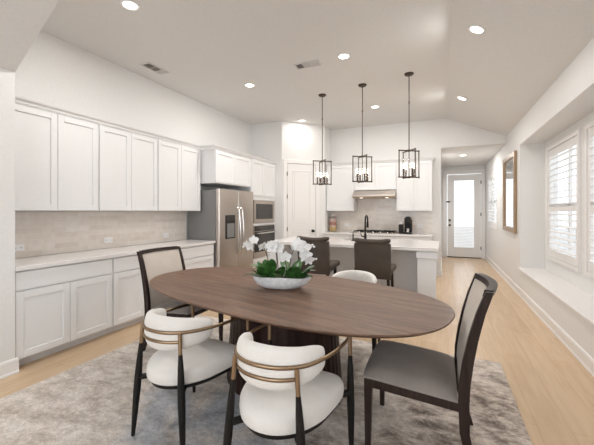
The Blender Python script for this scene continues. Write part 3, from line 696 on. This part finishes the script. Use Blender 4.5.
def vent(label, loc):
    t = thing('ceiling_vent', label, 'vent', loc, 0, 'ceiling vents')
    q = MB(); 
    q.box(-0.18, -0.085, -0.010, 0.18, -0.062, 0, 0.002); q.box(-0.18, 0.062, -0.010, 0.18, 0.085, 0, 0.002); q.box(-0.18, -0.062, -0.010, -0.157, 0.062, 0, 0.002); q.box(0.157, -0.062, -0.010, 0.18, 0.062, 0, 0.002)
    q.box(-0.045, -0.062, -0.010, -0.035, 0.062, 0); q.box(0.06, -0.062, -0.010, 0.07, 0.062, 0)
    q.build('frame', M['vent'], t)
    q = MB(); q.box(-0.157, -0.062, -0.002, 0.157, 0.062, 0); q.build('duct', M['ventdark'], t)
    for x0, x1, tl in ((-0.157, -0.045, 35), (-0.035, 0.06, 0), (0.07, 0.157, -35)):
        q = MB()
        for k in range(6):
            y = -0.052+k*0.0208; mm = Matrix.Translation(((x0+x1)/2, y, -0.006)) @ Matrix.Rotation(R(tl or 50), 4, 'X'); hw = (x1-x0)/2-0.002
            q.box(-hw, -0.006, -0.0007, hw, 0.006, 0.0007, 0, mm)
        q.build('louver_set', M['vent'], t)
    return t
vent('ceiling vent near the left wall above the wall cabinets', (-3.62, 3.39, ZC)).rotation_euler = (0, 0, PI/2)
vent('ceiling vent in the middle of the ceiling beside a recessed light', (-1.64, 4.12, ZC)).rotation_euler = (0, 0, PI)

# ------------------------------------------------------------ mirror on the right wall
t = thing('wall_mirror', 'tall mirror in a golden wood frame on the right wall', 'mirror', (1.197, 7.85, 1.02), -PI/2)
mw, mh = 1.15, 1.42; f = 0.085
q = MB()
for a in ((0, 0, f, mh), (mw-f, 0, mw, mh), (f, 0, mw-f, f), (f, mh-f, mw-f, mh)): q.box(a[0], -0.045, a[1], a[2], 0, a[3], 0.006)
q.build('frame', M['goldwood'], t)
q = MB(); q.box(f-0.01, -0.02, f-0.01, mw-f+0.01, -0.008, mh-f+0.01); q.build('mirror_glass', M['mirror'], t)

# ------------------------------------------------------------ rug
RX0, RX1, RY0, RY1 = -2.995, 0.50, 0.85, 3.525
q = MB(); q.box(-(RX1-RX0)/2, -(RY1-RY0)/2, 0, (RX1-RX0)/2, (RY1-RY0)/2, 0.009, 0.003)
t = q.build('area_rug', M['rug'], None, False, ((RX0+RX1)/2, (RY0+RY1)/2, 0.0008)); tag(t, 'large abstract grey, beige and blue rug under the dining table', 'rug')
FZ = 0.010
# ------------------------------------------------------------ dining table (long axis local x)
t = thing('dining_table', 'oval walnut dining table on a dark drum pedestal', 'dining table', (-1.257, 2.443, FZ), R(-13.06))
A, B = 1.353, 0.70; n = 96
def ell(a, b__, z, cx=0, cy=0, n=96, p=2.0):
    out = []
    for k in range(n):
        th = 2*PI*k/n; c, s = math.cos(th), math.sin(th)
        out.append((cx+a*math.copysign(abs(c)**(2/p), c), cy+b__*math.copysign(abs(s)**(2/p), s), z))
    return out
T = 0.75
q = MB(); q.rings([ell(A-0.045, B-0.045, T-0.034, p=2.45), ell(A-0.006, B-0.006, T-0.012, p=2.45), ell(A, B, T-0.006, p=2.45), ell(A-0.003, B-0.003, T, p=2.45)]); q.build('tabletop', M['table'], t, False)
q = MB()
def flute(a, b__, z):
    out = []
    N = 192
    for k in range(N):
        th = 2*PI*k/N; s = 1-0.012*(0.5+0.5*math.cos(48*th)); out.append((a*s*math.cos(th), b__*s*math.sin(th), z))
    return out
q.rings([flute(0.525, 0.355, 0), flute(0.525, 0.355, 0.02), flute(0.50, 0.335, 0.36), flute(0.475, 0.32, 0.70), flute(0.475, 0.32, T-0.034)])
pd = q.build('pedestal', M['ped'], t, True); pd.location = (0.08, -0.02, 0)

# ------------------------------------------------------------ grey upholstered chairs (face +y, origin under seat centre)
def grey_chair(label, loc, rotz):
    t = thing('dining_chair', label, 'dining chair', (loc[0], loc[1], FZ), rotz, 'grey upholstered dining chairs')
    W2 = 0.285
    # rear posts, one continuous sabre curve from floor to top
    prof = [(-0.30, 0), (-0.262, 0.12), (-0.236, 0.25), (-0.232, 0.40), (-0.236, 0.50), (-0.252, 0.62), (-0.275, 0.74), (-0.308, 0.87), (-0.348, 0.985)]
    wid = [0.036, 0.042, 0.048, 0.052, 0.054, 0.052, 0.048, 0.042, 0.036]
    for sx in (-1, 1):
        q = MB(); rings = []
        for (y, z), d_ in zip(prof, wid):
            xo = sx*(W2-0.004*(1-z)); xi = xo-sx*0.034
            rings.append([(xi, y-d_/2, z), (xo, y-d_/2, z), (xo, y+d_/2, z), (xi, y+d_/2, z)])
        q.rings(rings); o = q.build('leg', M['espresso'], t); bv = o.modifiers.new('b', 'BEVEL'); bv.width = 0.004; bv.segments = 2
    for sx in (-1, 1):
        q = MB(); a, c = 0.023, 0.015; xt, xb = sx*(W2-0.026), sx*(W2-0.034)
        q.rings([[(xb-c, 0.262-c, 0), (xb+c, 0.262-c, 0), (xb+c, 0.262+c, 0), (xb-c, 0.262+c, 0)], [(xt-a, 0.257-a, 0.435), (xt+a, 0.257-a, 0.435), (xt+a, 0.257+a, 0.435), (xt-a, 0.257+a, 0.435)]])
        o = q.build('leg', M['espresso'], t); bv = o.modifiers.new('b', 'BEVEL'); bv.width = 0.003; bv.segments = 2
    q = MB()
    q.box(-W2+0.045, 0.252, 0.39, W2-0.045, 0.276, 0.435, 0.003); q.box(-W2+0.03, -0.245, 0.355, W2-0.03, -0.22, 0.40, 0.003)
    for sx in (-1, 1):
        xa, xb = sorted((sx*(W2-0.026), sx*(W2-0.002)))
        q.rings([[(xa, -0.215, 0.358), (xb, -0.215, 0.358), (xb, -0.215, 0.400), (xa, -0.215, 0.400)], [(xa, 0.24, 0.390), (xb, 0.24, 0.390), (xb, 0.24, 0.435), (xa, 0.24, 0.435)]])
    q.build('seat_frame', M['espresso'], t)
    # domed seat cushion, rounded front
    N = 14; q = MB(); grid = []
    def outline(u, v):
        x = u*(W2-0.002 - 0.012*(v*0.5)*0); y = -0.205+0.49*(v+1)/2
        y += 0.012*(1-u*u)*(v > 0)*v
        return x, y
    g = []
    for j in range(N+1):
        row = []
        for i in range(N+1):
            u = -1+2*i/N; v = -1+2*j/N; x, y = outline(u, v)
            ed = (1-abs(u)**8)*(1-abs(v)**8)
            z = 0.447+0.032*ed**0.5+0.024*(1-u*u)*(1-v*v)
            row.append(q.bm.verts.new((x*(0.985+0.015*ed), y, z+0.018*(v-1))))
        g.append(row)
    for j in range(N):
        for i in range(N): q.face([g[j][i], g[j][i+1], g[j+1][i+1], g[j+1][i]])
    per = [g[0][i] for i in range(N+1)]+[g[j][N] for j in range(1, N+1)]+[g[N][i] for i in range(N-1, -1, -1)]+[g[j][0] for j in range(N-1, 0, -1)]
    low = [q.bm.verts.new((v.co.x, v.co.y, 0.436+0.073*(v.co.y-0.285))) for v in per]
    for i in range(len(per)): q.face([per[i], low[i], low[(i+1) % len(per)], per[(i+1) % len(per)]])
    q.face(low); q.build('seat', M['greyfab'], t, True)
    # back: upholstered curved panel, curved top and bottom rails
    def yz(z): 
        for (a, b1) in zip(prof[:-1], prof[1:]):
            if a[1] <= z <= b1[1]: return a[0]+(b1[0]-a[0])*(z-a[1])/(b1[1]-a[1])
        return prof[-1][0]
    xi = W2-0.036
    def bow(x, z): return -0.045*(1-(x/xi)**2)*min(1, max(0, (z-0.45)/0.5))
    def panel(z0, z1, off0, off1, bulge, nz=10, nx=14, x_=xi):
        q = MB(); rings = []
        for k in range(nx+1):
            x = -x_+2*x_*k/nx; ring = []
            bb = bulge*(1-(x/x_)**6)
            for j in range(nz+1):
                z = z0+(z1-z0)*j/nz; s = 1-(2*j/nz-1)**6
                ring.append((x, yz(z)+bow(x, z)+off1+bb*s, z))
            for j in range(nz, -1, -1):
                z = z0+(z1-z0)*j/nz
                ring.append((x, yz(z)+bow(x, z)+off0, z))
            rings.append(ring)
        q.rings(rings); return q
    panel(0.415, 0.957, -0.016, 0.012, 0.012).build('backrest', M['beigefab'], t, True)
    panel(0.958, 0.99, -0.021, 0.021, 0, 2).build('top_rail', M['espresso'], t)
    return t
grey_chair('grey upholstered dining chair at the right end of the table, back toward the window wall', (-0.125, 2.165), PI/2)
grey_chair('grey dining chair with beige back at the left end of the table, by the cabinets', (-2.42, 2.66), -PI/2)

# ------------------------------------------------------------ cream barrel chairs (face +y)
def arc_pt(s, rb=0.245, rs=0.29, yb=-0.30, yf=0.245):
    # U path of the top rail: s in [-1,1], 0 at the rear middle
    a = abs(s); sg = 1 if s >= 0 else -1
    th = min(1.0, a/0.62)*PI/2
    x = rb*math.sin(th)**0.95 if a < 0.62 else rb+(rs-rb)*((a-0.62)/0.38)**0.8
    y0 = yb+0.30
    y = (yb+0.21*(1-math.cos(th))) if a < 0.62 else (yb+0.21)+(yf-(yb+0.21))*((a-0.62)/0.38)
    return sg*x, y
def rail_path(n=40):
    pts = []
    for k in range(n+1):
        s = -1+2*k/n; x, y = arc_pt(s); pts.append((x, y))
    return pts
def u_curve(t_):
    # smooth U by spline through control points, t_ in [-1,1]
    P = [(0.262, 0.245), (0.268, 0.10), (0.250, -0.06), (0.196, -0.205), (0.105, -0.282), (0.0, -0.303)]
    a = abs(t_)*5; k = min(4, int(a)); u = a-k
    Q = list(reversed(P)); 
    def g(i):
        if i < 0: return (-Q[-i][0], Q[-i][1])
        if i > 5: return (2*Q[5][0]-Q[4][0], 2*Q[5][1]-Q[4][1])
        return Q[i]
    p0, p1, p2, p3 = g(k-1), g(k), g(k+1), g(k+2)
    r_ = []
    for d in (0, 1):
        r_.append(0.5*((2*p1[d])+(-p0[d]+p2[d])*u+(2*p0[d]-5*p1[d]+4*p2[d]-p3[d])*u*u+(-p0[d]+3*p1[d]-3*p2[d]+p3[d])*u**3))
    return (r_[0] if t_ >= 0 else -r_[0]), r_[1]
def cream_chair(label, loc, rotz):
    t = thing('barrel_dining_chair', label, 'dining chair', (loc[0], loc[1], FZ+0.001), rotz, 'cream barrel dining chairs')
    RZ = 0.695
    q = MB(); q.tube([(*u_curve(-1+2*k/44), RZ-0.012*abs(-1+2*k/44)**2) for k in range(45)], 0.0105, 10, 0.75); q.build('arm_rail', M['bronze'], t, True)
    rl = 0.70
    q = MB(); q.tube([(u_curve(s)[0]*0.985, u_curve(s)[1]+0.002, RZ-0.056) for s in [-0.335+0.67*k/30 for k in range(31)]], 0.0095, 10, 0.75); q.build('back_rail', M['bronze'], t, True)
    tops = [(-0.165, -0.248), (0.165, -0.248), (-0.262, 0.245), (0.262, 0.245)]
    feet = [(-0.222, -0.275), (0.222, -0.275), (-0.266, 0.262), (0.266, 0.262)]
    for (tx, ty), (fx_, fy) in zip(tops, feet):
        def at(z): k = 1-z/RZ; return (tx+(fx_-tx)*k, ty+(fy-ty)*k, z)
        q = MB(); q.tube([at(0), at(0.12), at(0.30), at(0.40), at(0.50), at(0.575)], [0.011, 0.0165, 0.0215, 0.0205, 0.0165, 0.0115], 14); lg = q.build('leg', M['blackleg'], t, True)
        q = MB(); q.tube([at(0.575), at(RZ-0.004 if ty < 0 else RZ-0.014)], [0.0112, 0.0112], 12); q.build('leg_sleeve', M['bronze'], lg, True)
    # seat frame: tray and struts to the legs
    def seat_out(sc=1.0, z=0, n=48):
        out = []
        for k in range(n):
            th = 2*PI*k/n; c, s = math.cos(th), math.sin(th)
            x = 0.258*math.copysign(abs(c)**(0.36 if s > 0 else 1.0), c); y = -0.03+(0.275 if s > 0 else 0.27)*math.copysign(abs(s)**(0.52 if s > 0 else 0.95), s)
            x *= 0.94+(0.11 if y < -0.03 else 0.13)*(y+0.03)/0.27
            out.append((x*sc, (y+0.015)*sc-0.015, z))
        return out
    q = MB(); q.rings([seat_out(0.78, 0.345), seat_out(0.90, 0.352), seat_out(0.93, 0.380)]); 
    for (tx, ty), (fx_, fy) in zip(tops, feet):
        k = 1-0.365/RZ; px, py = tx+(fx_-tx)*k, ty+(fy-ty)*k
        q.tube([(px*0.985, py*0.985, 0.362), (px*0.45, py*0.45, 0.358)], [0.018, 0.018], 8)
    q.build('seat_frame', M['blackleg'], t, True)
    q = MB(); q.rings([seat_out(0.93, 0.376), seat_out(0.985, 0.388), seat_out(1.0, 0.412), seat_out(0.99, 0.440), seat_out(0.95, 0.460), seat_out(0.82, 0.476), seat_out(0.55, 0.484), seat_out(0.2, 0.486)]); q.build('seat', M['cream'], t, True)
    # crescent back pad inside the rails
    q = MB(); rings = []; n_ = 40; SP = 0.62
    for k in range(n_+1):
        s = -SP+2*SP*k/n_; x, y = u_curve(s); x2, y2 = u_curve(min(1, s+0.01) if s >= 0 else s+0.01); x1, y1 = u_curve(s-0.01)
        tx, ty = x2-x1, y2-y1; L = math.hypot(tx, ty); nx, ny = -ty/L, tx/L    # points inward (+y at the rear)
        e_ = abs(s)/SP; fall = max(0.0, 1-e_**9)**0.5 if e_ < 1 else 0.0
        sc = max(fall, 0.10)
        zt = 0.775-0.03*e_**2.0; zb = 0.575+0.035*e_**2.0
        zm = (zt+zb)/2; hh = (zt-zb)/2*(0.35+0.65*sc) ; th = 0.036*sc
        ring = []
        for j in range(20):
            a = 2*PI*j/20; c, sn = math.cos(a), math.sin(a)
            off = 0.040 + th*math.copysign(abs(c)**0.75, c)
            ring.append((x+nx*off, y+ny*off, zm+hh*math.copysign(abs(sn)**0.80, sn) ))
        rings.append(ring)
    q.rings(rings); q.build('backrest', M['cream'], t, True)
    return t
cream_chair('cream barrel dining chair in the foreground beside the right grey chair', (-0.742, 1.592), R(-2))
cream_chair('cream barrel dining chair in the foreground, left of the two near ones', (-1.500, 1.718), R(-6))
cream_chair('cream barrel dining chair on the far side of the table before the stools', (-0.79, 3.12), PI)

# ------------------------------------------------------------ orchid bowl
t = thing('orchid_arrangement', 'white orchids with green leaves in a white boat-shaped bowl on the table', 'plant', (-1.205, 2.455, FZ+T+0.001), math.atan(144/330))
q = MB(); rings = []
def boat(a, b__, z, wav=0.0, n=40):
    out = []
    for k in range(n):
        th = 2*PI*k/n; c, s = math.cos(th), math.sin(th)
        taper = 1-0.35*abs(c)**3
        out.append((a*c, b__*s*taper, z+wav*(0.012*abs(c)**3-0.007*math.cos(2*th+0.8)+0.004*math.sin(3*th))))
    return out
q.rings([boat(0.09, 0.045, 0), boat(0.15, 0.07, 0.008), boat(0.205, 0.093, 0.035), boat(0.235, 0.103, 0.07, 0.7), boat(0.245, 0.105, 0.094, 1), boat(0.236, 0.098, 0.096, 1), boat(0.215, 0.085, 0.07, 0.6), boat(0.19, 0.07, 0.06)])
q.build('bowl', M['bowl'], t, True)
q = MB(); q.rings([boat(0.218, 0.086, 0.072), boat(0.20, 0.08, 0.084), boat(0.12, 0.05, 0.093), boat(0.04, 0.02, 0.096)]); q.build('moss', M['moss'], t, True)
def leaf(bx, by, bz, yaw, L, W, lift, curl, mat, twist=0.0):
    q = MB(); n_ = 10; rows = []
    d = Vector((math.cos(yaw), math.sin(yaw), 0)); sd = Vector((-math.sin(yaw), math.cos(yaw), 0)); sd = (sd*math.cos(twist)+Vector((0, 0, 1))*math.sin(twist))
    p = Vector((bx, by, bz)); ang = lift
    for k in range(n_+1):
        u = k/n_; wv = W*(math.sin(PI*min(1, u*0.93+0.07))**0.65)*0.5 + 0.002
        nrm = (d*(-math.sin(ang))+Vector((0, 0, 1))*math.cos(ang))
        rows.append([p-sd*wv+nrm*0.18*wv, p-sd*wv*0.5+nrm*0.03*wv, p-nrm*0.0015, p+sd*wv*0.5+nrm*0.03*wv, p+sd*wv+nrm*0.18*wv,
                     p+sd*wv*0.5+nrm*(0.03*wv+0.003), p+nrm*0.0015, p-sd*wv*0.5+nrm*(0.03*wv+0.003)])
        p = p+(d*math.cos(ang)+Vector((0, 0, 1))*math.sin(ang))*(L/n_); ang -= curl/n_
    q.rings(rows); return q.build('leaf', mat, t, True)
G, Pl = M['leaf'], M['leafpale']
for a in [(-0.13, -0.02, 0.085, 2.6, 0.17, 0.062, 0.95, 0.9, Pl), (-0.17, -0.03, 0.085, 3.4, 0.11, 0.06, 0.7, 0.9, G), (-0.16, -0.05, 0.085, -2.2, 0.10, 0.06, 0.9, 1.0, G),
          (-0.10, -0.04, 0.085, -1.3, 0.15, 0.085, 1.45, 0.5, G, 0.2), (-0.07, -0.04, 0.085, -0.9, 0.12, 0.06, 1.1, 0.9, G), (-0.12, 0.03, 0.085, 1.9, 0.14, 0.07, 1.2, 0.6, G),
          (0.05, 0.0, 0.085, 2.4, 0.13, 0.055, 1.2, 0.6, G), (0.06, -0.03, 0.085, -1.0, 0.14, 0.065, 1.15, 0.9, G, -0.3), (0.10, -0.03, 0.085, -0.35, 0.16, 0.055, 0.85, 0.7, G),
          (0.12, 0.0, 0.085, 0.3, 0.15, 0.06, 0.7, 0.9, G), (0.15, -0.03, 0.085, -0.7, 0.11, 0.055, 0.6, 0.9, G), (0.02, 0.03, 0.085, 1.3, 0.14, 0.06, 1.3, 0.5, Pl), (0.10, 0.03, 0.085, 1.0, 0.15, 0.07, 1.2, 0.7, G),
          (-0.19, 0.0, 0.085, 2.9, 0.12, 0.05, 0.5, 0.9, G), (-0.03, -0.04, 0.085, -1.8, 0.10, 0.05, 1.0, 1.1, Pl), (-0.14, -0.04, 0.085, -1.9, 0.13, 0.07, 1.15, 0.7, G),
          (0.08, -0.05, 0.085, -1.9, 0.11, 0.055, 1.1, 0.8, G), (0.15, 0.02, 0.085, 0.1, 0.13, 0.05, 1.0, 0.8, G), (-0.18, -0.03, 0.085, -2.6, 0.09, 0.06, 1.1, 0.6, G), (-0.17, 0.01, 0.085, 2.2, 0.12, 0.06, 1.3, 0.5, G), (-0.02, -0.03, 0.085, -1.2, 0.12, 0.055, 1.2, 0.6, G),
          (0.0, 0.0, 0.085, 0.4, 0.10, 0.05, 1.0, 0.8, G), (0.17, -0.02, 0.085, -1.3, 0.09, 0.05, 1.0, 0.9, G), (0.18, 0.01, 0.085, 0.6, 0.12, 0.05, 1.1, 0.9, G), (0.12, -0.04, 0.085, -1.6, 0.12, 0.06, 1.2, 0.7, G), (-0.15, -0.045, 0.085, -1.5, 0.09, 0.055, 0.9, 1.1, G)]: a = list(a); a[4] *= 1.22; a[5] *= 1.25; leaf(*a)
def bez(a, b1, c, d, n_=14):
    a, b1, c, d = map(Vector, (a, b1, c, d)); return [a*(1-u)**3+b1*3*u*(1-u)**2+c*3*u*u*(1-u)+d*u**3 for u in [k/n_ for k in range(n_+1)]]
for P in [((-0.10, 0, 0.09), (-0.12, 0, 0.30), (-0.14, 0, 0.40), (-0.27, -0.02, 0.36)), ((-0.05, 0, 0.09), (-0.03, 0, 0.30), (-0.06, 0, 0.40), (-0.16, -0.02, 0.35)),
          ((-0.03, -0.01, 0.09), (-0.04, 0, 0.25), (-0.04, 0, 0.38), (-0.08, -0.03, 0.33)), ((0.06, 0, 0.09), (0.06, 0, 0.30), (0.10, 0, 0.42), (0.21, -0.02, 0.26)),
          ((0.05, 0, 0.09), (0.02, 0, 0.25), (0.01, 0, 0.33), (0.03, -0.02, 0.26))]:
    q = MB(); q.tube(bez(*P), 0.0032, 7); q.build('flower_stem', M['stem'], t, True)
def blossom(x, y, z, s, yaw, pitch):
    q = MB()
    mm = Matrix.Translation((x, y, z)) @ Matrix.Rotation(yaw, 4, 'Z') @ Matrix.Rotation(pitch, 4, 'X')
    # faces local -y; five petals
    for ang, L, W in ((PI/2, 1.0, 0.62), (PI/2+1.25, 1.0, 0.95), (PI/2-1.25, 1.0, 0.95), (PI/2+2.45, 0.95, 0.60), (PI/2-2.45, 0.95, 0.60)):
        rows = []
        for k in range(7):
            u = k/6; r_ = s*L*u; wv = s*W*0.5*math.sin(PI*min(1, u*0.86+0.10))**0.7+0.0005; cup = -0.25*s*u*u+0.1*s*u
            c, sn = math.cos(ang), math.sin(ang)
            row = []
            for v, th in ((-1, 0), (0, 0.0), (1, 0), (0, 0.0025)):
                yy = cup+th-0.12*wv*abs(v)
                row.append(mm @ Vector((c*r_-sn*wv*v, yy, sn*r_+c*wv*v)))
            rows.append(row)
        q.rings(rows)
    b2 = q.build('blossom', M['petal'], t, True)
    q = MB(); bmesh.ops.create_icosphere(q.bm, subdivisions=2, radius=s*0.10, matrix=mm @ Matrix.Translation((0, -s*0.12, -s*0.1))); q.build('blossom_lip', M['lip'], b2, True)
for bl_ in [(-0.27, -0.02, 0.355, 0.046, -0.6, 0.5), (-0.235, -0.01, 0.395, 0.036, 0.5, -0.2), (-0.155, -0.02, 0.35, 0.040, 0.5, 0.6), (-0.085, -0.03, 0.345, 0.044, -0.2, 0.1), (-0.036, -0.02, 0.335, 0.044, 0.35, 0.2),
            (-0.055, 0.03, 0.36, 0.036, -0.4, -0.2), (0.03, -0.03, 0.262, 0.042, 0.0, 0.2), (0.135, -0.02, 0.365, 0.048, -0.3, -0.1), (0.182, -0.03, 0.335, 0.050, 0.2, 0.1), (0.192, -0.04, 0.272, 0.048, 0.3, 0.3),
            (0.222, -0.03, 0.235, 0.040, 0.5, 0.5), (0.115, 0.02, 0.34, 0.038, 0.2, 0.1)]: bl_ = list(bl_); bl_[3] *= 1.25; blossom(*bl_)
for x, z, px_, pz in ((0.262, 0.345, 0.2, 0.35), (0.248, 0.36, 0.2, 0.36), (0.279, 0.245, 0.22, 0.25), (-0.318, 0.345, -0.28, 0.36), (-0.11, 0.285, -0.07, 0.30)):
    q = MB(); bmesh.ops.create_icosphere(q.bm, subdivisions=2, radius=0.009, matrix=Matrix.Translation((x, -0.02, z)) @ Matrix.Diagonal((1.2, 0.9, 1.0, 1))); q.tube([(x, -0.02, z), (px_, -0.02, pz)], 0.0016, 6); q.build('bud', M['petal'], t, True)
